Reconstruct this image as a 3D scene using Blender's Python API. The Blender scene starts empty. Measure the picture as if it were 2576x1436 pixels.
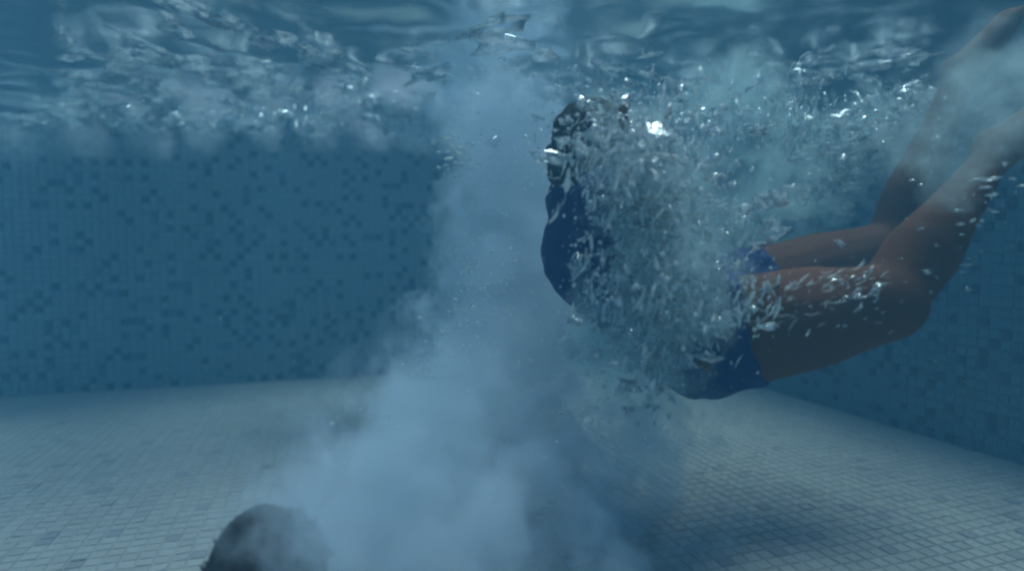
import bpy, bmesh, math, random
import numpy as np
from mathutils import Vector, Matrix, noise as mnoise

random.seed(7)
rng = np.random.default_rng(11)
scene = bpy.context.scene
COL = scene.collection
R = math.radians

# ------------------------------------------------------------------ camera
CAM_Z = 0.72
FPX = 1535.0                       # focal length for a 2576 px wide picture
PITCH = R(-2.9)
cam_d = bpy.data.cameras.new('camera')
cam_d.sensor_width = 36.0
cam_d.lens = 36.0 * FPX / 2576.0
cam_d.clip_start = 0.01
cam_d.clip_end = 500
cam_d.dof.use_dof = True
cam_d.dof.focus_distance = 1.45
cam_d.dof.aperture_fstop = 1.2
cam = bpy.data.objects.new('camera', cam_d)
cam.location = (0, 0, CAM_Z)
cam.rotation_euler = (R(90) + PITCH, 0, 0)
COL.objects.link(cam)
scene.camera = cam

# ------------------------------------------------------------------ world, sun, exposure
SUN_EL, SUN_AZ = R(77), R(42)     # azimuth from +Y towards +X
world = bpy.data.worlds.new('World')
scene.world = world
world.use_nodes = True
wn = world.node_tree.nodes
sky = wn.new('ShaderNodeTexSky')
sky.sky_type = 'NISHITA'
sky.sun_disc = False
sky.sun_elevation = SUN_EL
sky.sun_rotation = SUN_AZ
bg = wn['Background']
bg.inputs['Strength'].default_value = 0.09
world.node_tree.links.new(sky.outputs[0], bg.inputs['Color'])
sun_d = bpy.data.lights.new('sun', 'SUN')
sun_d.energy = 1.5
sun_d.angle = R(28)
sun_d.color = (1.0, 0.97, 0.93)
sun = bpy.data.objects.new('sun', sun_d)
sdir = Vector((math.sin(SUN_AZ) * math.cos(SUN_EL), math.cos(SUN_AZ) * math.cos(SUN_EL), math.sin(SUN_EL)))
sun.rotation_euler = sdir.to_track_quat('Z', 'Y').to_euler()
COL.objects.link(sun)

scene.view_settings.view_transform = 'Standard'
scene.view_settings.look = 'None'
scene.view_settings.exposure = 0.58
scene.view_settings.gamma = 1.0
scene.view_settings.use_curve_mapping = False
scene.render.engine = 'CYCLES'
cy = scene.cycles
cy.use_denoising = True
cy.max_bounces = 6
cy.diffuse_bounces = 2
cy.glossy_bounces = 4
cy.transmission_bounces = 4
cy.volume_bounces = 3
cy.transparent_max_bounces = 12
cy.caustics_reflective = False
cy.caustics_refractive = False
cy.sample_clamp_indirect = 4.0
cy.filter_width = 2.3
cy.volume_step_rate = 2.0
cy.volume_max_steps = 96
cy.use_adaptive_sampling = True
cy.adaptive_threshold = 0.12
cy.adaptive_min_samples = 16

# ------------------------------------------------------------------ helpers
def P(px, py, d):
    """a point at distance d in front of the camera (Y = d), seen in direction px, py of a 2576x1436 picture"""
    v = Vector(((px - 1288) / FPX, (718 - py) / FPX, -1.0))
    v = Matrix.Rotation(R(90) + PITCH, 3, 'X') @ v
    v *= d / v.y
    return Vector((v.x, v.y, v.z + CAM_Z))

def mat(name):
    m = bpy.data.materials.new(name)
    m.use_nodes = True
    nt = m.node_tree
    return m, nt, nt.nodes, nt.links

def mesh_obj(name, verts, faces, material=None, parent=None, smooth=False):
    me = bpy.data.meshes.new(name)
    me.from_pydata([tuple(v) for v in verts], [], faces)
    me.update()
    if smooth:
        me.polygons.foreach_set('use_smooth', [True] * len(me.polygons))
    o = bpy.data.objects.new(name, me)
    COL.objects.link(o)
    if material:
        for m in (material if isinstance(material, (list, tuple)) else [material]):
            me.materials.append(m)
    if parent:
        o.parent = parent
    return o

def tag(o, label=None, cat=None, group=None, kind=None):
    for k, v in (('label', label), ('category', cat), ('group', group), ('kind', kind)):
        if v:
            o[k] = v
    return o

def empty(name, loc=(0, 0, 0)):
    o = bpy.data.objects.new(name, None)
    o.location = loc
    o.empty_display_size = 0.1
    COL.objects.link(o)
    return o

def box(bm, lo, hi):
    vs = [bm.verts.new((x, y, z)) for z in (lo[2], hi[2]) for y in (lo[1], hi[1]) for x in (lo[0], hi[0])]
    for f in ((0, 2, 3, 1), (4, 5, 7, 6), (0, 1, 5, 4), (2, 6, 7, 3), (0, 4, 6, 2), (1, 3, 7, 5)):
        bm.faces.new([vs[i] for i in f])

def bm_obj(name, bm, material, parent=None, smooth=False):
    me = bpy.data.meshes.new(name)
    bm.to_mesh(me)
    bm.free()
    if smooth:
        me.polygons.foreach_set('use_smooth', [True] * len(me.polygons))
    o = bpy.data.objects.new(name, me)
    me.materials.append(material)
    COL.objects.link(o)
    if parent:
        o.parent = parent
    return o

# ------------------------------------------------------------------ pool frame
ANG = R(18)
U = Vector((math.cos(ANG), math.sin(ANG), 0))          # along the back wall, to the right
V = Vector((math.sin(ANG), -math.cos(ANG), 0))         # along the right wall, towards the camera
CORNER = Vector((1.037, 4.227, 0))
LU, LV = 7.6, 9.0                                        # pool size
WATER_Z = 1.40
WALL_TOP = 1.545
PITCH_T = 0.038
GAP = 0.0035
def pool(u, v, z=0.0):
    """u metres left of the corner, v metres towards the camera"""
    p = CORNER - U * u + V * v
    return Vector((p.x, p.y, z))

# ------------------------------------------------------------------ tile materials
def tile_material(name, col, var, rough=0.35):
    m, nt, N, L = mat(name)
    b = N['Principled BSDF']
    oi = N.new('ShaderNodeTexCoord')
    nz = N.new('ShaderNodeTexNoise'); nz.inputs['Scale'].default_value = 9.0; nz.inputs['Detail'].default_value = 3
    n2 = N.new('ShaderNodeTexNoise'); n2.inputs['Scale'].default_value = 1.3; n2.inputs['Detail'].default_value = 2
    geo = N.new('ShaderNodeNewGeometry')
    L.new(geo.outputs['Position'], nz.inputs['Vector'])
    L.new(geo.outputs['Position'], n2.inputs['Vector'])
    mix = N.new('ShaderNodeMix'); mix.data_type = 'RGBA'
    mix.inputs[6].default_value = tuple(c * (1 - var) for c in col) + (1,)
    mix.inputs[7].default_value = tuple(min(1, c * (1 + var)) for c in col) + (1,)
    ad = N.new('ShaderNodeMath'); ad.operation = 'MULTIPLY_ADD'; ad.inputs[1].default_value = 0.5; ad.inputs[2].default_value = 0.0
    ad2 = N.new('ShaderNodeMath'); ad2.operation = 'MULTIPLY_ADD'; ad2.inputs[1].default_value = 0.5
    L.new(nz.outputs['Fac'], ad.inputs[0]); L.new(n2.outputs['Fac'], ad2.inputs[0]); L.new(ad.outputs[0], ad2.inputs[2])
    L.new(ad2.outputs[0], mix.inputs[0])
    L.new(mix.outputs[2], b.inputs['Base Color'])
    b.inputs['Roughness'].default_value = rough
    return m

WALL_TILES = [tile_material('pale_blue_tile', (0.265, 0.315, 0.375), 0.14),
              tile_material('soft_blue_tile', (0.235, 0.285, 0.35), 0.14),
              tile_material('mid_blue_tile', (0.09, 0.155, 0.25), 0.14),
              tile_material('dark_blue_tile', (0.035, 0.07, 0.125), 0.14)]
FLOOR_TILES = [tile_material('pale_floor_tile', (0.345, 0.365, 0.37), 0.10, 0.5),
               tile_material('white_floor_tile', (0.37, 0.39, 0.395), 0.10, 0.5),
               tile_material('grey_floor_tile', (0.325, 0.345, 0.355), 0.10, 0.5),
               tile_material('blue_floor_tile', (0.26, 0.27, 0.30), 0.10, 0.5)]
SIDE_TILES = [tile_material('shaded_tile', (0.075, 0.155, 0.20), 0.14), tile_material('soft_shaded_tile', (0.062, 0.135, 0.18), 0.14),  # the right wall's shade is put into these darker, tealer tile colours
              tile_material('mid_shaded_tile', (0.035, 0.085, 0.13), 0.14), tile_material('dark_shaded_tile', (0.008, 0.028, 0.05), 0.14)]
GROUT_W = tile_material('wall_grout', (0.12, 0.18, 0.24), 0.1, 0.8)
GROUT_F = tile_material('floor_grout', (0.325, 0.342, 0.35), 0.1, 0.8)
CONC = tile_material('deck_stone', (0.34, 0.33, 0.31), 0.2, 0.8)

# ------------------------------------------------------------------ tiled surfaces
def visible_px(p):
    d = p - Vector((0, 0, CAM_Z))
    d = Matrix.Rotation(-(R(90) + PITCH), 3, 'X') @ d
    if d.z > -0.2:
        return None
    return 1288 + d.x / -d.z * FPX, 718 - d.y / -d.z * FPX, -d.z

def tiled(parent, origin, ex, ey, nx, ny, mats, probs, tile_h, keep=300, tilt=0.02, clear=None, seed=1):
    """square tiles over origin + i*ex + j*ey; the nearest in view are parts of their own, the rest one part"""
    rs = np.random.default_rng(seed)
    n = ex.cross(ey).normalized()
    s = PITCH_T - GAP
    h = s / 2
    be = 0.0022
    base = [(-h, -h, 0), (h, -h, 0), (h, h, 0), (-h, h, 0),
            (-h + be, -h + be, tile_h), (h - be, -h + be, tile_h), (h - be, h - be, tile_h), (-h + be, h - be, tile_h)]
    fcs = [(4, 5, 6, 7), (0, 1, 5, 4), (1, 2, 6, 5), (2, 3, 7, 6), (3, 0, 4, 7)]
    shared = []
    for k, m in enumerate(mats):
        me = bpy.data.meshes.new('tile')
        me.from_pydata(base, [], fcs); me.update(); me.materials.append(m)
        shared.append(me)
    B = np.array(base)
    cells = []
    kinds = {}
    for j in range(ny):
        for i in range(nx):
            c = origin + ex * ((i + .5) * PITCH_T) + ey * ((j + .5) * PITCH_T)
            k = int(rs.choice(len(mats), p=probs))
            if k == 3 and (kinds.get((i - 1, j)) == 3 or kinds.get((i, j - 1)) == 3) and rs.random() < .8:
                k = 0
            kinds[(i, j)] = k
            q = visible_px(c)
            ok = q is not None and -60 < q[0] < 2636 and -60 < q[1] < 1496
            vis = ok and 0 < q[0] < 2576 and 0 < q[1] < 1436 and (clear is None or clear(q[0], q[1]))
            cells.append((q[2] if vis else 1e9, i, j, k, c, ok))
    near = sorted(range(len(cells)), key=lambda t: cells[t][0])[:keep]
    near = set(t for t in near if cells[t][0] < 1e8)
    verts, faces, mi = [], [], []
    X = np.array(ex); Y = np.array(ey); Z = np.array(n)
    for t, (d, i, j, k, c, ok) in enumerate(cells):
        tx, ty = rs.normal(0, tilt, 2)
        dz = rs.normal(0, 0.0004)
        zx = Z + X * tx + Y * ty
        zx /= np.linalg.norm(zx)
        xx = X - zx * np.dot(X, zx); xx /= np.linalg.norm(xx)
        yy = np.cross(zx, xx)
        if t in near:
            o = bpy.data.objects.new('tile', shared[k])
            o.matrix_world = Matrix(((xx[0], yy[0], zx[0], c.x), (xx[1], yy[1], zx[1], c.y), (xx[2], yy[2], zx[2], c.z), (0, 0, 0, 1)))
            o.parent = parent
            COL.objects.link(o)
        else:
            b0 = len(verts)
            W = np.array(c) + B[:, :1] * xx + B[:, 1:2] * yy + (B[:, 2:3] + dz) * zx
            verts.extend(W.tolist())
            faces.extend([tuple(b0 + q for q in f) for f in fcs])
            mi.extend([k] * 5)
    o = mesh_obj('small_tiles', verts, faces, mats, parent)
    o.data.polygons.foreach_set('material_index', mi)
    tag(o, kind='stuff')
    return o

def slab(name, pts_uvz, material):
    """box in pool coordinates"""
    (u0, v0, z0), (u1, v1, z1) = pts_uvz
    vs = [pool(u, v, z) for z in (z0, z1) for v in (v0, v1) for u in (u0, u1)]
    fs = [(0, 2, 3, 1), (4, 5, 7, 6), (0, 1, 5, 4), (2, 6, 7, 3), (0, 4, 6, 2), (1, 3, 7, 5)]
    o = mesh_obj(name, vs, fs, material)
    bm = bmesh.new(); bm.from_mesh(o.data); bmesh.ops.recalc_face_normals(bm, faces=bm.faces); bm.to_mesh(o.data); bm.free()
    return o

T = 0.25
floor = tag(slab('pool_floor', ((-0.0, -0.0, -0.2), (LU, LV, 0)), GROUT_F), kind='structure')
back = tag(slab('pool_wall', ((-T, -T, -0.2), (LU + T, -0.001, WALL_TOP)), GROUT_W),
           'long blue mosaic pool wall facing the camera behind the bubble plume', 'wall')
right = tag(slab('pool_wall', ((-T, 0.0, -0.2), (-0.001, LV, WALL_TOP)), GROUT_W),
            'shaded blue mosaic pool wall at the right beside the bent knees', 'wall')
for u0, v0, u1, v1, nm in ((LU + .001, 0, LU + T, LV, 'left'), (-T, LV + .001, LU + T, LV + T, 'near')):
    tag(slab('pool_wall_' + nm, ((u0, v0, -0.2), (u1, v1, WALL_TOP)), GROUT_W), kind='structure')

# the visible part of each surface gets real tiles, on a grid counted from the corner
upz = Vector((0, 0, 1))
NB = 134
tiled(back, pool(NB * PITCH_T, 0, 0.004), U, upz, NB, 40, WALL_TILES, [.48, .30, .04, .18], 0.003, seed=3,
      clear=lambda x, y: x < 1100 and 430 < y < 950)
NR = 92
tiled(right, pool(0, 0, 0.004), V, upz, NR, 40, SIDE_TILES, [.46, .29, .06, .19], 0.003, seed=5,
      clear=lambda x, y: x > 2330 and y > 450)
# floor tiles stop 4 mm short of the walls
tiled(floor, pool(NB * PITCH_T, 100 * PITCH_T, 0), U, -V, NB, 100, FLOOR_TILES, [.48, .34, .14, .04], 0.003, tilt=0.035, seed=9,
      clear=lambda x, y: True)

# coping and deck round the pool, above the water
bm = bmesh.new()
def ring(bm, a, b, z0, z1):
    for (u0, v0, u1, v1) in ((-b, -b, LU + b, -a), (-b, LV + a, LU + b, LV + b), (-b, -a, -a, LV + a), (LU + a, -a, LU + b, LV + a)):
        vs = [bm.verts.new(pool(u, v, z)) for z in (z0, z1) for v in (v0, v1) for u in (u0, u1)]
        for f in ((0, 2, 3, 1), (4, 5, 7, 6), (0, 1, 5, 4), (2, 6, 7, 3), (0, 4, 6, 2), (1, 3, 7, 5)):
            bm.faces.new([vs[i] for i in f])
ring(bm, -0.03, 0.35, 1.57, 1.61)
bmesh.ops.recalc_face_normals(bm, faces=bm.faces)
tag(bm_obj('pool_coping', bm, CONC), kind='structure')
bm = bmesh.new()
ring(bm, 0.354, 60, 1.58, 1.60)
bmesh.ops.recalc_face_normals(bm, faces=bm.faces)
tag(bm_obj('ground', bm, CONC), kind='structure')

# ------------------------------------------------------------------ water surface seen from below
def water_material():
    m, nt, N, L = mat('water_skin')
    N.remove(N['Principled BSDF'])
    tr = N.new('ShaderNodeBsdfTransparent'); tr.inputs[0].default_value = (0.93, 0.98, 1, 1)
    gl = N.new('ShaderNodeBsdfGlossy'); gl.inputs['Roughness'].default_value = 0.26; gl.inputs[0].default_value = (0.9, 0.95, 0.97, 1)
    fr = N.new('ShaderNodeFresnel'); fr.inputs['IOR'].default_value = 1.33
    mx = N.new('ShaderNodeMixShader')
    L.new(fr.outputs[0], mx.inputs[0]); L.new(tr.outputs[0], mx.inputs[1]); L.new(gl.outputs[0], mx.inputs[2])
    geo = N.new('ShaderNodeNewGeometry')
    n1 = N.new('ShaderNodeTexNoise'); n1.inputs['Scale'].default_value = 14; n1.inputs['Detail'].default_value = 4
    bp = N.new('ShaderNodeBump'); bp.inputs['Strength'].default_value = 0.25; bp.inputs['Distance'].default_value = 0.01
    L.new(geo.outputs['Position'], n1.inputs['Vector']); L.new(n1.outputs['Fac'], bp.inputs['Height'])
    L.new(bp.outputs[0], gl.inputs['Normal'])
    L.new(mx.outputs[0], N['Material Output'].inputs['Surface'])
    return m

def wave(x, y):
    h = 0.030 * mnoise.noise((x * 0.9 + 3, y * 1.7, 0.3)) + 0.028 * mnoise.noise((x * 2.1, y * 3.6 + 9, 1.7))
    h += 0.016 * mnoise.noise((x * 5.2, y * 7.5, 4.1)) + 0.005 * mnoise.noise((x * 14, y * 15, 7.7))
    # the water is torn up round the splash
    q = P(1330, 200, 2.3)
    r = math.hypot(x - q.x, y - q.y)
    k = math.exp(-(r / 0.75) ** 2)
    h += k * (0.035 * mnoise.noise((x * 4.0, y * 4.0, 12)) + 0.02 * mnoise.noise((x * 10, y * 10, 2)))
    return h

nu, nv = 300, 300
verts, faces = [], []
for j in range(nv + 1):
    for i in range(nu + 1):
        v = LV * (j / nv) ** 1.0; u = LU * i / nu
        p = pool(u, v)
        verts.append((p.x, p.y, WATER_Z + wave(p.x, p.y)))
for j in range(nv):
    for i in range(nu):
        a = j * (nu + 1) + i
        faces.append((a, a + nu + 1, a + nu + 2, a + 1))
water = mesh_obj('water', verts, faces, water_material(), smooth=True)
tag(water, kind='structure')
if water.data.polygons[0].normal.z < 0:
    water.data.flip_normals()

# ------------------------------------------------------------------ the water itself: even, bluish
def volume_material(name, density, color, absorb=(0, 0, 0), aniso=0.0):
    m, nt, N, L = mat(name)
    N.remove(N['Principled BSDF'])
    pv = N.new('ShaderNodeVolumePrincipled')
    pv.inputs['Color'].default_value = color + (1,)
    pv.inputs['Absorption Color'].default_value = absorb + (1,)
    pv.inputs['Density'].default_value = density
    pv.inputs['Anisotropy'].default_value = aniso
    L.new(pv.outputs[0], N['Material Output'].inputs['Volume'])
    return m, nt, N, L, pv
HAZE = volume_material('pool_water_haze', 0.29, (0.08, 0.25, 0.385), (0.16, 0.65, 0.84), 0.2)[0]
hz = slab('haze', ((-T - .5, -T - .5, -1.2), (LU + T + .5, LV + T + .5, 1.56)), HAZE)
tag(hz, kind='stuff')

# ------------------------------------------------------------------ clouds of fine bubbles
def remeshed(name, bm, voxel, smooth_it=6, material=None, parent=None, adapt=None):
    me = bpy.data.meshes.new(name)
    bm.to_mesh(me); bm.free()
    tmp = bpy.data.objects.new(name + '_tmp', me)
    COL.objects.link(tmp)
    md = tmp.modifiers.new('r', 'REMESH'); md.mode = 'VOXEL'; md.voxel_size = voxel; md.use_smooth_shade = True
    if smooth_it:
        s = tmp.modifiers.new('s', 'SMOOTH'); s.factor = 0.5; s.iterations = smooth_it
    if adapt:
        dc = tmp.modifiers.new('d', 'DECIMATE'); dc.ratio = adapt
    dg = bpy.context.evaluated_depsgraph_get()
    out = bpy.data.meshes.new_from_object(tmp.evaluated_get(dg))
    bpy.data.objects.remove(tmp)
    out.name = name
    o = bpy.data.objects.new(name, out)
    COL.objects.link(o)
    out.materials.clear()
    if material:
        out.materials.append(material)
    out.polygons.foreach_set('use_smooth', [True] * len(out.polygons))
    if parent:
        o.parent = parent
    return o

def add_ball(bm, c, r, sub=2, scale=(1, 1, 1), rot=None):
    m = Matrix.Translation(c)
    if rot is not None:
        m = m @ rot.to_4x4()
    m = m @ Matrix.Diagonal((r * scale[0], r * scale[1], r * scale[2], 1))
    bmesh.ops.create_icosphere(bm, subdivisions=sub, radius=1, matrix=m)

def bubble_cloud(name, pts, density, color, scale=7.0, amp=0.9, thr=0.12, width=0.35, voxel=0.05):
    """pts: (px, py, d, radius_m, strength)"""
    m, nt, N, L, pv = volume_material(name + '_mist', density, color, (0.0, 0.0, 0.0), 0.0)
    tc = N.new('ShaderNodeTexCoord')
    prev = None
    bm = bmesh.new()
    for (px, py, d, r, st) in pts:
        c = P(px, py, d)
        c.z = min(c.z, WATER_Z - 0.02)
        add_ball(bm, c, r * (1.4 if amp > 2 else 1.25), 2)
        sb = N.new('ShaderNodeVectorMath'); sb.operation = 'DISTANCE'
        sb.inputs[1].default_value = c
        L.new(tc.outputs['Object'], sb.inputs[0])
        mm = N.new('ShaderNodeMath'); mm.operation = 'MULTIPLY_ADD'; mm.inputs[1].default_value = -st / r; mm.inputs[2].default_value = st
        L.new(sb.outputs['Value'], mm.inputs[0])
        if prev is None:
            prev = mm
        else:
            mxn = N.new('ShaderNodeMath'); mxn.operation = 'SMOOTH_MAX'; mxn.inputs[2].default_value = 0.25
            L.new(prev.outputs[0], mxn.inputs[0]); L.new(mm.outputs[0], mxn.inputs[1])
            prev = mxn
    nz = N.new('ShaderNodeTexNoise'); nz.inputs['Scale'].default_value = scale; nz.inputs['Detail'].default_value = 4; nz.inputs['Roughness'].default_value = 0.65
    L.new(tc.outputs['Object'], nz.inputs['Vector'])
    a1 = N.new('ShaderNodeMath'); a1.operation = 'MULTIPLY_ADD'; a1.inputs[1].default_value = amp; a1.inputs[2].default_value = -0.5 * amp
    L.new(nz.outputs['Fac'], a1.inputs[0])
    a2 = N.new('ShaderNodeMath'); a2.operation = 'ADD'
    L.new(prev.outputs[0], a2.inputs[0]); L.new(a1.outputs[0], a2.inputs[1])
    mr = N.new('ShaderNodeMapRange'); mr.interpolation_type = 'SMOOTHSTEP'
    mr.inputs['From Min'].default_value = thr; mr.inputs['From Max'].default_value = thr + width
    mr.inputs['To Min'].default_value = 0.0; mr.inputs['To Max'].default_value = density
    L.new(a2.outputs[0], mr.inputs['Value'])
    L.new(mr.outputs[0], pv.inputs['Density'])
    o = remeshed(name, bm, voxel, 2, m)
    tag(o, kind='stuff')
    return o

bubble_cloud('bubble_plume', [
    (1290, 330, 2.25, .25, 1.3), (1280, 480, 2.15, .26, 1.5), (1275, 640, 2.05, .27, 1.5),
    (1265, 800, 1.92, .28, 1.4), (1225, 960, 1.75, .30, 1.2), (1140, 1110, 1.5, .30, 1.0), (1040, 1260, 1.25, .28, .85),
    (950, 1400, 1.02, .24, 0.85), (1140, 1420, 1.0, .22, 0.6), (1340, 1200, 1.55, .28, 0.5), (1150, 290, 2.6, .22, 1.0), (1040, 275, 2.75, .18, .9),
    (815, 1350, .82, .11, .85), (1350, 1400, 1.2, .24, .45), (1480, 1100, 1.75, .26, .5), (1520, 1260, 1.6, .28, .5)],
    9.0, (0.72, 0.88, 1.0), 7.5, 2.6, .08, .28)

bubble_cloud('surface_froth', [
    (60, 352, 2.95, .17, .9), (210, 345, 3.05, .17, 1.0), (370, 340, 3.1, .17, 1.0), (520, 328, 3.2, .17, 1.0), (660, 312, 3.25, .15, .9),
    (800, 318, 3.2, .15, .8), (930, 312, 3.1, .17, 1.0), (1050, 325, 2.9, .15, 1.1),
    (330, 235, 2.6, .12, .8), (520, 225, 2.6, .17, .9), (680, 210, 2.55, .14, .9), (850, 190, 2.5, .15, .9), (1010, 190, 2.45, .16, .9)],
    6.0, (0.90, 0.93, 1.0), 6.0, 1.5, .10, .5, .03)

# ------------------------------------------------------------------ people
def capsule(bm, a, b, ra, rb, n=16, flat=1.0, axis=None, caps=True):
    """tapered limb with round ends, flattened along axis when given"""
    a, b = Vector(a), Vector(b)
    d = (b - a); Ln = d.length; d.normalize()
    up = Vector(axis) if axis is not None else (Vector((0, 0, 1)) if abs(d.z) < .9 else Vector((1, 0, 0)))
    x = up.cross(d).normalized(); y = d.cross(x).normalized()
    rings = []
    steps = []
    if caps:
        for k in range(4, 0, -1):
            t = math.pi / 2 * k / 4.5
            steps.append((a - d * ra * math.sin(t), ra * math.cos(t)))
    for k in range(7):
        t = k / 6
        steps.append((a + d * Ln * t, ra + (rb - ra) * t))
    if caps:
        for k in range(1, 5):
            t = math.pi / 2 * k / 4.5
            steps.append((b + d * rb * math.sin(t), rb * math.cos(t)))
    for c, r in steps:
        rings.append([bm.verts.new(c + x * (r * math.cos(2 * math.pi * i / n)) + y * (r * flat * math.sin(2 * math.pi * i / n))) for i in range(n)])
    for r0, r1 in zip(rings, rings[1:]):
        for i in range(n):
            bm.faces.new((r0[i], r0[(i + 1) % n], r1[(i + 1) % n], r1[i]))
    bm.faces.new(rings[0][::-1]); bm.faces.new(rings[-1])

def chain(bm, pts, **kw):
    for (a, ra), (b, rb) in zip(pts, pts[1:]):
        capsule(bm, a, b, ra, rb, **kw)

def hand(bm, wrist, direction, normal, side, curl=0.35, s=1.0):
    d = Vector(direction).normalized(); n = Vector(normal).normalized()
    x = d.cross(n).normalized() * side; n = x.cross(d).normalized() * side
    palm = wrist + d * .045 * s
    capsule(bm, wrist, wrist + d * .075 * s, .030 * s, .038 * s, flat=.45, axis=n)
    for k, (off, ln) in enumerate(((-.030, .068), (-.010, .080), (.011, .074), (.030, .056))):
        p0 = wrist + d * (.085 - abs(off) * .25) * s + x * off * s
        dd = d
        r = .0088 * s
        for q, fr in enumerate((.45, .32, .23)):
            dd = (Matrix.Rotation(curl * (0.6 if q == 0 else 1.0), 3, x * -side) @ dd)
            p1 = p0 + dd * ln * fr * s
            capsule(bm, p0, p1, r, r * .9, n=10)
            p0 = p1; r *= .92
    t0 = wrist + d * .025 * s - x * .030 * s
    td = (d * .62 - x * .7 - n * .25).normalized()
    t1 = t0 + td * .042 * s; t2 = t1 + (td + d * .5).normalized() * .032 * s
    capsule(bm, t0, t1, .0115 * s, .0105 * s, n=10); capsule(bm, t1, t2, .0100 * s, .0085 * s, n=10)

def foot(bm, ankle, shin_dir, toe_dir, s=1.0):
    sd = Vector(shin_dir).normalized(); td = Vector(toe_dir).normalized()
    heel = ankle + sd * .05 * s - td * .035 * s
    ball = ankle + sd * .062 * s + td * .125 * s
    capsule(bm, ankle, heel, .040 * s, .034 * s)
    capsule(bm, heel, ball, .034 * s, .036 * s, flat=.75, axis=sd)
    capsule(bm, ankle, ball, .038 * s, .030 * s)
    side = sd.cross(td).normalized()
    for k in range(5):
        p = ball + side * (k - 2) * .017 * s
        capsule(bm, p, p + td * (.058 - .006 * k) * s - sd * .004, .0125 * s - k * .0008, .010 * s - k * .0006, n=10)

def head(bm, c, up, face, s=1.0):
    up = Vector(up).normalized(); f = Vector(face); f = (f - up * f.dot(up)).normalized(); sd = up.cross(f).normalized()
    rot = Matrix((sd, f, up)).transposed()
    add_ball(bm, c + up * .02 * s, .1 * s, 3, (.78, .98, 1.02), rot)
    add_ball(bm, c - up * .055 * s + f * .03 * s, .066 * s, 3, (.88, 1.0, 1.05), rot)
    capsule(bm, c + f * .09 * s + up * .005 * s, c + f * .112 * s - up * .030 * s, .010 * s, .014 * s, n=10)     # nose
    capsule(bm, c + f * .089 * s - up * .058 * s - sd * .018 * s, c + f * .089 * s - up * .058 * s + sd * .018 * s, .007 * s, .007 * s, n=10)
    for q in (-1, 1):
        capsule(bm, c + sd * q * .078 * s - up * .025 * s, c + sd * q * .082 * s + up * .025 * s - f * .01 * s, .012 * s, .016 * s, n=10)
        add_ball(bm, c + f * .082 * s + sd * q * .033 * s + up * .004 * s, .016 * s, 2)
        capsule(bm, c + f * .09 * s + sd * q * .014 * s + up * .026 * s, c + f * .08 * s + sd * q * .05 * s + up * .026 * s, .008 * s, .007 * s, n=10)

def principled(name, col, rough=.5, var=.15, scale=20, bump=0.0, bscale=60, sss=0):
    m = tile_material(name, col, var, rough)
    nt = m.node_tree; N, L = nt.nodes, nt.links
    for n in N:
        if n.type == 'TEX_NOISE' and abs(n.inputs['Scale'].default_value - 9) < .01:
            n.inputs['Scale'].default_value = scale
    if bump:
        nz = N.new('ShaderNodeTexNoise'); nz.inputs['Scale'].default_value = bscale; nz.inputs['Detail'].default_value = 4
        geo = N.new('ShaderNodeNewGeometry'); L.new(geo.outputs['Position'], nz.inputs['Vector'])
        bp = N.new('ShaderNodeBump'); bp.inputs['Strength'].default_value = bump; bp.inputs['Distance'].default_value = 0.01
        L.new(nz.outputs['Fac'], bp.inputs['Height']); L.new(bp.outputs[0], N['Principled BSDF'].inputs['Normal'])
    return m
SKIN = principled('brown_skin', (0.10, 0.032, 0.006), .85, .2, 18, .12, 40)
NAVY = principled('navy_cloth', (0.003, 0.022, 0.13), .95, .25, 25, .5, 30)
HAIR = principled('dark_hair', (0.012, 0.008, 0.006), .95, .3, 40, .5, 90)
DARK = principled('charcoal_cloth', (0.016, 0.018, 0.022), .7, .25, 25, .4, 30)

def wrinkle(o, amt, sc):
    me = o.data
    n = len(me.vertices)
    co = np.empty(n * 3); me.vertices.foreach_get('co', co); co = co.reshape(-1, 3)
    no = np.empty(n * 3); me.vertices.foreach_get('normal', no); no = no.reshape(-1, 3)
    dsp = np.array([mnoise.fractal(Vector(c) * sc, 1.0, 2.0, 3) for c in co])
    co += no * (dsp * amt)[:, None]
    me.vertices.foreach_set('co', co.ravel()); me.update()

# --- the swimmer who has dropped in backwards: seated in the water, knees bent, shins up
hipN, hipF = P(1800, 845, 1.28), P(1830, 760, 1.60)
knN, knF = P(2225, 762, 1.14), P(2235, 628, 1.58)
anN, anF = P(2505, 385, 1.24), P(2410, 200, 1.60)
pelvis = P(1770, 845, 1.48)
waist = P(1650, 745, 1.50)
chest = P(1530, 610, 1.50)
shC = P(1490, 505, 1.50)
neck = P(1482, 470, 1.49)
hd = P(1500, 408, 1.46)
spine = (shC - pelvis).normalized()
across = (hipN - hipF).normalized()
person = empty('person', (pelvis.x, pelvis.y, pelvis.z - .17))
tag(person, 'person in navy shirt and shorts dropping backwards through bubbles, knees bent', 'person')

def bone(bm, a, b, prof, **kw):
    """a limb with a profile of (position, radius) along it"""
    a, b = Vector(a), Vector(b)
    chain(bm, [(a.lerp(b, t), r) for t, r in prof], **kw)

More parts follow.
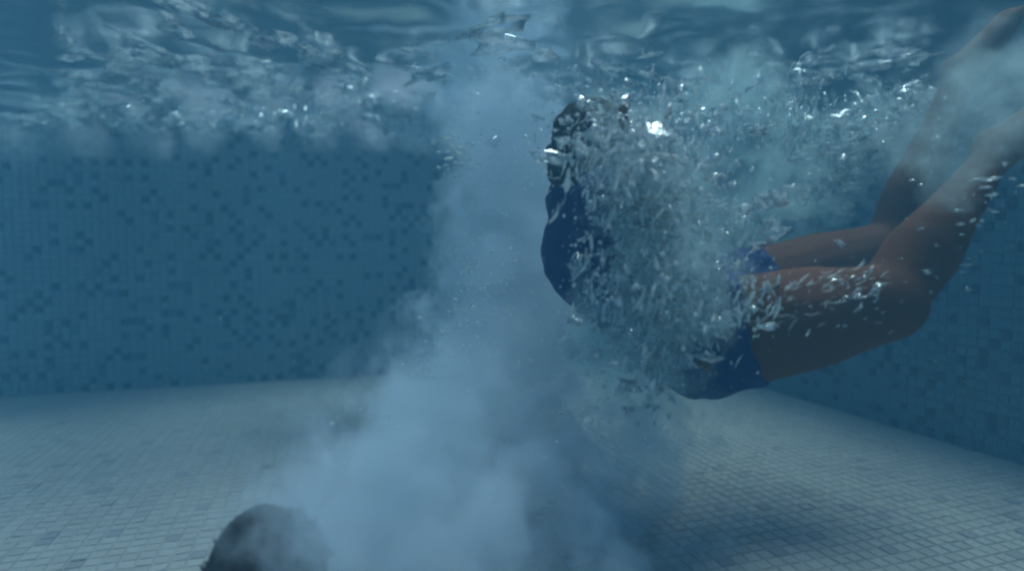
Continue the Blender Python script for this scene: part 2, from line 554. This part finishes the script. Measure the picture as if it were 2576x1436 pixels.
THIGH = [(0, .106), (.25, .112), (.6, .102), (.88, .080), (1, .074)]
SHIN = [(0, .068), (.12, .062), (.32, .067), (.6, .048), (.88, .036), (1, .036)]
bm = bmesh.new()
bone(bm, hipN, knN, THIGH); bone(bm, hipF, knF, THIGH)
bone(bm, knN, anN, SHIN); bone(bm, knF, anF, SHIN)
for kn, hp, an in ((knN, hipN, anN), (knF, hipF, anF)):
    td = (kn - hp).normalized(); s2 = (an - kn).normalized()
    add_ball(bm, kn + td * .022 - s2 * .018, .052, 2)                       # kneecap
    calf = kn.lerp(an, .3) - td * .022
    add_ball(bm, calf, .052, 2, (1, 1, 1.6), s2.to_track_quat('Z', 'Y').to_matrix())
    toe = (td * .75 + s2 * .65).normalized()
    foot(bm, an, s2, toe, 1.05)
chain(bm, [(pelvis, .135), (waist, .125), (chest, .145)], flat=1.15, axis=across.cross(spine))
shN = shC - Vector((0, .175, 0)) + spine * -.02; shF = shC + Vector((0, .175, 0)) + spine * -.02
capsule(bm, chest, shC, .14, .095, flat=1.15, axis=across.cross(spine))
capsule(bm, shN, shF, .062, .062)
capsule(bm, shC, neck.lerp(hd, .4), .062, .055)
elN, elF = P(1665, 620, 1.24), P(1660, 590, 1.76)
wrN, wrF = P(1600, 430, 1.26), P(1660, 410, 1.74)
for sh, el, wr, side in ((shN, elN, wrN, 1), (shF, elF, wrF, -1)):
    bone(bm, sh, el, [(0, .056), (.4, .052), (1, .040)])
    bone(bm, el, wr, [(0, .042), (.25, .043), (1, .027)])
    hand(bm, wr, (wr - el).normalized(), Vector((-1, 0, 0)), side, .3)
fdir = (Vector((1, 0, 0)) * .9 + Vector((0, -.25, -.1))).normalized()
hup = (hd - neck).normalized()
head(bm, hd + hup * .01, hup, fdir)
body = remeshed('body', bm, 0.0075, 5, SKIN, None)
body.parent = person; body.matrix_parent_inverse = person.matrix_world.inverted()
bpy.context.view_layer.update()
body.matrix_parent_inverse = person.matrix_world.inverted()

bm = bmesh.new()
for hp, kn in ((hipN, knN), (hipF, knF)):
    e = hp.lerp(kn, .26)
    capsule(bm, hp, e, .118, .125, caps=False)
    add_ball(bm, hp, .112, 3)
add_ball(bm, pelvis, .15, 3)
capsule(bm, pelvis, pelvis.lerp(waist, .35), .15, .143, flat=1.15, axis=across.cross(spine), caps=False)
shorts = remeshed('shorts', bm, 0.008, 3, NAVY)
wrinkle(shorts, .014, 11)
shorts.parent = person; shorts.matrix_parent_inverse = person.matrix_world.inverted()
bm = bmesh.new()
chain(bm, [(pelvis.lerp(waist, .15), .146), (waist, .138), (chest, .158)], flat=1.15, axis=across.cross(spine))
capsule(bm, chest, shC, .153, .103, flat=1.15, axis=across.cross(spine))
capsule(bm, shN, shF, .074, .074)
for sh, el in ((shN, elN), (shF, elF)):
    capsule(bm, sh, sh.lerp(el, .72), .070, .064, caps=False)
shirt = remeshed('shirt', bm, 0.008, 3, NAVY)
wrinkle(shirt, .009, 9)
shirt.parent = person; shirt.matrix_parent_inverse = person.matrix_world.inverted()
bm = bmesh.new()
fd = (fdir - hup * fdir.dot(hup)).normalized()
add_ball(bm, hd + hup * .042 - fd * .020, .104, 3, (.92, .92, .98))
add_ball(bm, hd - hup * .02 - fd * .045, .075, 3)
hair = remeshed('hair', bm, 0.006, 4, HAIR)
wrinkle(hair, .012, 22)
hair.parent = person; hair.matrix_parent_inverse = person.matrix_world.inverted()

# --- the second swimmer, gliding close over the floor below the camera: only the crown shows
h2 = P(676, 1496, .96)
person2 = empty('person', (h2.x, h2.y - .5, 0.02))
tag(person2, 'person with dark hair low over the pale floor, half hidden by bubbles', 'person')
bpy.context.view_layer.update()
dirb = Vector((.18, -1, -.02)).normalized()
sh2 = h2 + dirb * .21 + Vector((0, 0, -.05)); hip2 = sh2 + dirb * .52 + Vector((0, 0, .0)); kn2 = hip2 + dirb * .44; an2 = kn2 + dirb * .42
sx = Vector((0, 0, 1)).cross(dirb).normalized()
bm = bmesh.new()
head(bm, h2, (-dirb * .55 + Vector((0, 0, .83))), -dirb)
capsule(bm, h2, sh2, .06, .07)
chain(bm, [(sh2, .11), (sh2.lerp(hip2, .5), .12), (hip2, .12)], flat=.85, axis=(0, 0, 1))
capsule(bm, sh2 - sx * .17, sh2 + sx * .17, .062, .062)
for q in (-1, 1):
    bone(bm, hip2 + sx * q * .085, kn2 + sx * q * .1, [(0, .092), (.3, .088), (.9, .06), (1, .06)])
    bone(bm, kn2 + sx * q * .1, an2 + sx * q * .11 + Vector((0, 0, .02)), SHIN)
    foot(bm, an2 + sx * q * .11 + Vector((0, 0, .02)), dirb, Vector((0, 0, -1)) * .2 + dirb * .9, 1.0)
    s_ = sh2 + sx * q * .175
    e_ = s_ + dirb * .18 + sx * q * .2 + Vector((0, 0, -.03)); w_ = e_ + dirb * .2 - sx * q * .05 + Vector((0, 0, -.02))
    bone(bm, s_, e_, [(0, .054), (1, .04)]); bone(bm, e_, w_, [(0, .041), (1, .027)])
    hand(bm, w_, dirb, Vector((0, 0, 1)), q, .25)
body2 = remeshed('body', bm, 0.0085, 5, SKIN)
bm = bmesh.new()
chain(bm, [(sh2, .125), (sh2.lerp(hip2, .5), .133), (hip2, .135)], flat=.85, axis=(0, 0, 1))
capsule(bm, sh2 - sx * .17, sh2 + sx * .17, .075, .075)
for q in (-1, 1):
    s_ = sh2 + sx * q * .175
    capsule(bm, s_, s_ + (dirb * .18 + sx * q * .2) * .7, .068, .06, caps=False)
shirt2 = remeshed('shirt', bm, 0.009, 3, DARK); wrinkle(shirt2, .014, 9)
bm = bmesh.new()
u2 = (-dirb * .55 + Vector((0, 0, .83))).normalized()
add_ball(bm, h2 + u2 * .038 + dirb * .012, .106, 3, (.9, .98, 1.0))
add_ball(bm, h2 + dirb * .06 - u2 * .01, .085, 3)
hair2 = remeshed('hair', bm, 0.006, 5, HAIR); wrinkle(hair2, .010, 9)
for o in (body2, shirt2, hair2):
    o.parent = person2; o.matrix_parent_inverse = person2.matrix_world.inverted()

# ------------------------------------------------------------------ air bubbles and torn foam
def foam_material(name, white=0.35, tatter=0.45, tint=(0.80, 0.95, 1.0), nscale=120):
    m, nt, N, L = mat(name)
    N.remove(N['Principled BSDF'])
    tr = N.new('ShaderNodeBsdfTransparent'); tr.inputs[0].default_value = (0.97, 0.98, 1, 1)
    gl = N.new('ShaderNodeBsdfGlossy'); gl.inputs['Roughness'].default_value = 0.12; gl.inputs[0].default_value = tint + (1,)
    df = N.new('ShaderNodeBsdfDiffuse'); df.inputs[0].default_value = tuple(c * .93 for c in tint) + (1,)
    tl = N.new('ShaderNodeBsdfTranslucent'); tl.inputs[0].default_value = tuple(c * .93 for c in tint) + (1,)
    dt = N.new('ShaderNodeMixShader'); dt.inputs[0].default_value = .5
    L.new(df.outputs[0], dt.inputs[1]); L.new(tl.outputs[0], dt.inputs[2])
    lw = N.new('ShaderNodeLayerWeight'); lw.inputs['Blend'].default_value = 0.28
    m1 = N.new('ShaderNodeMixShader')
    L.new(lw.outputs['Facing'], m1.inputs[0]); L.new(tr.outputs[0], m1.inputs[1]); L.new(gl.outputs[0], m1.inputs[2])
    geo = N.new('ShaderNodeNewGeometry')
    nz = N.new('ShaderNodeTexNoise'); nz.inputs['Scale'].default_value = nscale; nz.inputs['Detail'].default_value = 3
    L.new(geo.outputs['Position'], nz.inputs['Vector'])
    mr = N.new('ShaderNodeMapRange'); mr.inputs['From Min'].default_value = tatter; mr.inputs['From Max'].default_value = tatter + .18
    mr.inputs['To Max'].default_value = white
    L.new(nz.outputs['Fac'], mr.inputs['Value'])
    m2 = N.new('ShaderNodeMixShader')
    L.new(mr.outputs[0], m2.inputs[0]); L.new(m1.outputs[0], m2.inputs[1]); L.new(dt.outputs[0], m2.inputs[2])
    L.new(m2.outputs[0], N['Material Output'].inputs['Surface'])
    return m
FOAM = foam_material('torn_foam', .75, .42, nscale=90)
CURL = foam_material('bright_foam', .92, .22, (0.86, 0.98, 1.0), nscale=60)
CLEAR = foam_material('air_bubble_skin', .12, .5, nscale=60)
MIST = foam_material('pale_foam', .55, .40, nscale=30)

def base_shapes(sub, n, rough, seed):
    out = []
    for k in range(n):
        bm = bmesh.new()
        bmesh.ops.create_icosphere(bm, subdivisions=sub, radius=1)
        off = Vector((k * 7.3 + seed, k * 1.9, seed))
        for v in bm.verts:
            a = mnoise.noise(v.co * 1.3 + off) * rough + mnoise.noise(v.co * 2.9 + off) * rough * .6
            v.co *= 1 + a
        bm.verts.ensure_lookup_table()
        out.append((np.array([v.co for v in bm.verts]), np.array([[q.index for q in f.verts] for f in bm.faces])))
        bm.free()
    return out
SH_S = base_shapes(1, 20, 1.4, 1)
SH_L = base_shapes(2, 20, 1.5, 5)
SH_R = base_shapes(1, 10, .25, 9)

def curl_shape(k):
    rs = random.Random(k * 13 + 5)
    n, m = 9, 6
    bend = rs.uniform(.2, 2.0) * rs.choice((-1, 1)); tw = rs.uniform(-.8, .8)
    pts, p, a = [], Vector((0, 0, 0)), -bend / 2
    for i in range(n):
        pts.append(p.copy())
        p += Vector((math.cos(a), math.sin(a), tw * .3 * math.sin(a * 1.7))) * .25
        a += bend / (n - 1) * rs.uniform(.4, 1.6)
    c = sum(pts, Vector()) / n
    vs, fs = [], []
    for i, q in enumerate(pts):
        t = i / (n - 1)
        w = (math.sin(math.pi * min(1, max(0, t * .96 + .02))) ** .7) * rs.uniform(.55, 1.2)
        d = (pts[min(n - 1, i + 1)] - pts[max(0, i - 1)]).normalized()
        x = d.cross(Vector((0, 0, 1))).normalized(); y = Vector((0, 0, 1))
        for j in range(m):
            an = 2 * math.pi * j / m
            vs.append(q - c + x * (.07 * w * math.cos(an)) + y * (.34 * w * math.sin(an)))
    for i in range(n - 1):
        for j in range(m):
            a0, a1 = i * m + j, i * m + (j + 1) % m
            fs += [(a0, a1, a1 + m), (a0, a1 + m, a0 + m)]
    return np.array(vs), np.array(fs)
CURLS = [curl_shape(k) for k in range(24)]

class Flakes:
    def __init__(self):
        self.v, self.f, self.n = [], [], 0
    def add(self, c, size, aspect=(1, 1, 1), rot=None, large=False):
        V_, F_ = random.choice(CURLS if large == 'curl' else SH_R if large == 'round' else SH_L if large else SH_S)
        if rot is None:
            rot = Vector((random.gauss(0, 1), random.gauss(0, 1), random.gauss(0, 1))).normalized().to_track_quat('Z', 'Y').to_matrix()
        M = np.array(rot) * (np.array(aspect) * size)[None, :]
        self.v.append(V_ @ M.T + np.array(c)); self.f.append(F_ + self.n); self.n += len(V_)
    def build(self, name, material):
        v = np.concatenate(self.v); f = np.concatenate(self.f)
        me = bpy.data.meshes.new(name)
        me.vertices.add(len(v)); me.vertices.foreach_set('co', v.ravel())
        me.loops.add(f.size); me.loops.foreach_set('vertex_index', f.ravel().astype(np.int32))
        me.polygons.add(len(f)); me.polygons.foreach_set('loop_start', np.arange(0, f.size, 3, dtype=np.int32))
        me.polygons.foreach_set('use_smooth', np.ones(len(f), dtype=bool))
        me.update(calc_edges=True)
        me.materials.append(material)
        o = bpy.data.objects.new(name, me); COL.objects.link(o)
        tag(o, kind='stuff')
        return o

def scatter(fl, cx, cy, d, sx, sy, sd, n, s0, s1, asp=(1.6, .9, .5), along=None, rotpx=0, large_over=.011, curl=False, zmax=WATER_Z - .015):
    for _ in range(n):
        gx, gy = random.gauss(0, 1), random.gauss(0, 1)
        a = R(rotpx)
        x = gx * sx * math.cos(a) - gy * sy * math.sin(a); y = gx * sx * math.sin(a) + gy * sy * math.cos(a)
        p = P(cx + x, cy + y, d + random.gauss(0, sd))
        if p.z > zmax:
            p.z = zmax - random.random() * .02
        s = s0 * (s1 / s0) ** (random.random() ** 2.2)
        rot = None
        if along is not None:
            q = Vector(along) + Vector((random.gauss(0, .35), random.gauss(0, .35), random.gauss(0, .35)))
            rot = q.to_track_quat('X', 'Y').to_matrix()
        k = random.uniform(.7, 1.3)
        fl.add(p, s, (asp[0] * k, asp[1], asp[2] * random.uniform(.6, 1.4)), rot, curl if isinstance(curl, str) else 'curl' if curl else s > large_over)

fl = Flakes()
ZONES = ((1640, 520, 80, 130, 1.1), (1700, 720, 95, 90, .9), (1570, 800, 75, 110, .7), (1575, 395, 95, 60, 1.0), (1820, 560, 60, 120, .25), (1800, 780, 80, 40, .5), (1650, 940, 60, 60, .15))
for (cx, cy, sx, sy, w) in ZONES:
    scatter(fl, cx, cy, 1.15, sx, sy, .06, int(200 * w), .0015, .010)
    scatter(fl, cx, cy, 1.18, sx, sy, .05, int(60 * w), .008, .022, (1.5, .9, .25), None, 0, 0)
fl.build('splash_foam', FOAM)
fl = Flakes()
for (cx, cy, sx, sy, w) in ZONES:
    scatter(fl, cx, cy, 1.11, sx, sy, .06, int(400 * w), .003, .022, (1, 1, .8), (.25, 0, 1), 0, 0, True)
scatter(fl, 1900, 300, 1.8, 170, 60, .12, 150, .006, .035, (1.1, 1, .8), (.1, 0, 1), 0, 0, True)
scatter(fl, 1600, 310, 1.9, 170, 45, .12, 90, .006, .03, (1, 1, 1), None, 0, 0, True)
scatter(fl, 1000, 205, 2.7, 170, 40, .12, 70, .01, .05, (1.2, 1, .6), (1, 0, 0), 0, 0, True)
scatter(fl, 2150, 370, 1.7, 110, 36, .06, 130, .006, .03, (1, 1, 1), None, -45, 0, True)
scatter(fl, 2060, 730, 1.03, 130, 40, .015, 110, .003, .014, (1.2, .8, .8), (1, 0, .5), -12, 0, True)
fl.build('foam_curls', CURL)
fl = Flakes()
for (cx, cy, sx, sy, w) in ZONES:
    scatter(fl, cx, cy, 1.12, sx * 1.15, sy * 1.1, .07, int(420 * w), .0010, .0045, (1, 1, 1), None, 0, 0, 'round')
scatter(fl, 1880, 300, 1.7, 190, 60, .12, 380, .001, .006, (1, 1, 1), None, 0, 0, 'round')
scatter(fl, 1400, 200, 2.3, 160, 60, .12, 260, .0015, .008, (1, 1, 1), None, 0, 0, 'round')
fl.build('fine_bubbles', CURL)
# beads clinging to the near thigh
fl = Flakes()
for _ in range(260):
    t = random.uniform(.2, .98)
    c = hipN.lerp(knN, t)
    ang = random.gauss(R(-30), R(22))
    d = (knN - hipN).normalized(); f_ = Vector((0, -1, 0)); f_ = (f_ - d * f_.dot(d)).normalized(); u_ = f_.cross(d) * -1
    if u_.z < 0: u_ = -u_
    r = .1 - .03 * t + random.random() * .012
    p = c + (f_ * math.cos(ang) - u_ * math.sin(ang)) * r
    fl.add(p, .0014 * (4) ** (random.random() ** 2), (2.8, .8, .4), (d + Vector((random.gauss(0, .2), 0, .25 + random.gauss(0, .25)))).to_track_quat('X', 'Y').to_matrix())
for kn, an in ((knN, anN), (knF, anF)):
    for _ in range(70):
        t = random.uniform(.1, .95)
        p = kn.lerp(an, t) + Vector((random.gauss(0, .04), -.06 - random.random() * .02, random.gauss(0, .03)))
        fl.add(p, .0015 * 4 ** (random.random() ** 2), (2.4, .8, .5))
fl.build('clinging_bubbles', FOAM)
fl = Flakes()
scatter(fl, 1000, 205, 2.75, 150, 38, .12, 170, .004, .030, (2.4, 1.2, .5), (1, 0, 0))
scatter(fl, 620, 220, 3.0, 160, 22, .15, 120, .004, .022, (3.0, 1.4, .4), (1, 0, 0))
scatter(fl, 1380, 180, 2.4, 120, 60, .15, 150, .003, .020)
scatter(fl, 1110, 290, 2.7, 110, 35, .1, 130, .005, .032, (1.5, 1.1, .8), (1, 0, 0))
scatter(fl, 1900, 290, 1.9, 170, 55, .12, 260, .003, .018, (2.4, .8, .5), (0, 0, 1))
scatter(fl, 1620, 320, 2.0, 160, 40, .15, 160, .003, .02)
scatter(fl, 2160, 370, 1.75, 110, 40, .06, 320, .003, .018, (1.8, .9, .6), None, -45)
def on_surface(px, py, drop):
    a = P(px, py, 1.0) - cam.location
    t = (WATER_Z - drop - CAM_Z) / max(a.z, .02)
    return cam.location + a * t
for (x0, x1, y0, y1, n, s0, s1) in ((0, 700, 290, 375, 26, .05, .16), (150, 1150, 140, 300, 60, .03, .11), (100, 1300, 30, 150, 10, .03, .09),
                                    (700, 1200, 270, 360, 30, .03, .09), (1250, 2300, 120, 300, 36, .02, .08)):
    for _ in range(n):
        p = on_surface(random.uniform(x0, x1), random.uniform(y0, y1), random.uniform(.03, .06))
        if (p - CORNER).dot(V) < .08 or (p - CORNER).dot(U) > -.08:
            continue
        sz = random.uniform(s0, s1) * .6
        tilt = Vector((random.gauss(0, .12), random.gauss(0, .12), 1))
        rot = tilt.to_track_quat('Z', 'Y').to_matrix() @ Matrix.Rotation(random.gauss(0, .5), 3, 'Z')
        fl.add(p, sz, (random.uniform(1.2, 2.6), random.uniform(.6, 1.1), random.uniform(.10, .28)), rot, True)
fl.build('surface_foam', MIST)
fl = Flakes()
scatter(fl, 1160, 395, 2.0, 26, 28, .05, 120, .002, .009, (2.2, .8, .4))
EDGE = ((1160, 420), (1175, 500), (1150, 580), (1135, 640), (1160, 720), (1125, 800), (1080, 880), (1030, 960), (950, 1060), (860, 1170))
for (x, y) in EDGE:
    scatter(fl, x + 30, y, 2.0 - (y - 400) / 900, 28, 34, .05, 130, .0008, .0040)
for (x, y, d, sx, sy, n) in ((1280, 420, 2.0, 60, 60, 260), (1280, 640, 1.85, 70, 90, 300), (1230, 850, 1.6, 90, 90, 260), (1130, 1080, 1.3, 130, 90, 200)):
    scatter(fl, x, y, d, sx, sy, .1, int(n * 2.2), .0007, .0034)
scatter(fl, 1250, 700, 1.85, 90, 220, .12, 70, .001, .004)
scatter(fl, 1560, 1080, 1.3, 110, 90, .1, 30, .001, .005)
scatter(fl, 1300, 1000, 1.6, 400, 200, .3, 60, .0008, .0025)
fl.build('plume_specks', CURL)

bubble_cloud('splash_mist', [
    (1640, 470, 1.25, .18, .9), (1700, 650, 1.2, .17, .9), (1730, 780, 1.2, .13, .9), (1580, 850, 1.25, .17, .8), (1590, 370, 1.42, .16, .9),
    (1640, 980, 1.3, .18, .5), (1950, 480, 1.85, .28, .55), (2440, 330, 1.10, .15, .65), (2520, 200, 1.05, .16, .6), (2150, 350, 1.8, .22, .6), (1850, 260, 1.9, .25, .7)],
    9.0, (0.76, 0.98, 1.0), 12, 2.2, .16, .45, .03)

# loose hair streaming off both heads
def loose_hair(par, c, up, back, n, ln, seed):
    rs = random.Random(seed)
    vs, fs = [], []
    sd_ = up.cross(back).normalized()
    for _ in range(n):
        a, e = rs.uniform(-2.2, 2.2), rs.uniform(.1, 1.5)
        dr = (up * math.sin(e) + (back * math.cos(a) + sd_ * math.sin(a)) * math.cos(e)).normalized()
        p = c + dr * .088
        d = (dr + Vector((rs.gauss(0, .5), rs.gauss(0, .5), .35 + rs.gauss(0, .4)))).normalized()
        w = rs.uniform(.004, .012); L_ = ln * rs.uniform(.5, 1.3)
        b0 = len(vs)
        for k in range(6):
            t = k / 5
            x = d.cross(sd_).normalized(); y = d.cross(x)
            for j in range(5):
                an = 2 * math.pi * j / 5
                vs.append(p + (x * math.cos(an) + y * .5 * math.sin(an)) * w * (1.02 - t) )
            p = p + d * L_ / 5
            d = (d + Vector((rs.gauss(0, .22), rs.gauss(0, .22), rs.gauss(0, .22)))).normalized()
        for k in range(5):
            for j in range(5):
                a0, a1 = b0 + k * 5 + j, b0 + k * 5 + (j + 1) % 5
                fs.append((a0, a1, a1 + 5, a0 + 5))
    o = mesh_obj('loose_hair', vs, fs, HAIR, None, True)
    o.parent = par; o.matrix_parent_inverse = par.matrix_world.inverted()
bpy.context.view_layer.update()
loose_hair(hair, hd + hup * .04 - fd * .02, hup, -fd, 120, .016, 3)
loose_hair(hair2, h2 + u2 * .04 + dirb * .01, u2, dirb, 170, .020, 4)

# ------------------------------------------------------------------ a few scraps of foam large enough to pick out
def scrap(px, py, d, size, asp, roll, label, seed):
    st = random.getstate(); random.seed(seed)
    fl = Flakes()
    for k in range(3):
        q = (k - 1) * size * 1.1
        fl.add(P(px, py, d) + Vector((q * math.cos(roll), random.uniform(-.004, .004), -q * math.sin(roll) + abs(k - 1) * -size * .25)),
               size * random.uniform(.8, 1.1), asp, Matrix.Rotation(roll + random.gauss(0, .2), 3, 'Y'), True)
    o = fl.build('foam_scrap', SCRAP)
    del o['kind']
    tag(o, label, 'foam')
    random.setstate(st)
SCRAP = foam_material('white_foam', .95, .15, (0.9, 1.0, 1.0))
scrap(1682, 392, 1.08, .0105, (1.3, .6, .32), .15, 'bright white foam scrap right of the dark hair, above the splash', 1)
scrap(1500, 248, 2.0, .020, (1.2, .7, .40), -.1, 'pale blue foam scrap just under the surface above the dark-haired head', 2)
scrap(1000, 184, 2.5, .020, (1.3, .6, .30), .3, 'bright white curl of foam in the glitter left of the plume', 3)
scrap(775, 221, 2.7, .026, (1.4, .6, .34), .05, 'white foam scrap at the left end of the surface glitter', 4)
leaf = Flakes(); leaf.add(P(860, 137, 2.2), .012, (1.2, .5, .3), Matrix.Rotation(.25, 3, 'Y'), True)
o = leaf.build('debris_speck', DARK); del o['kind']
tag(o, 'small dark speck drifting below the surface left of the plume', 'debris')
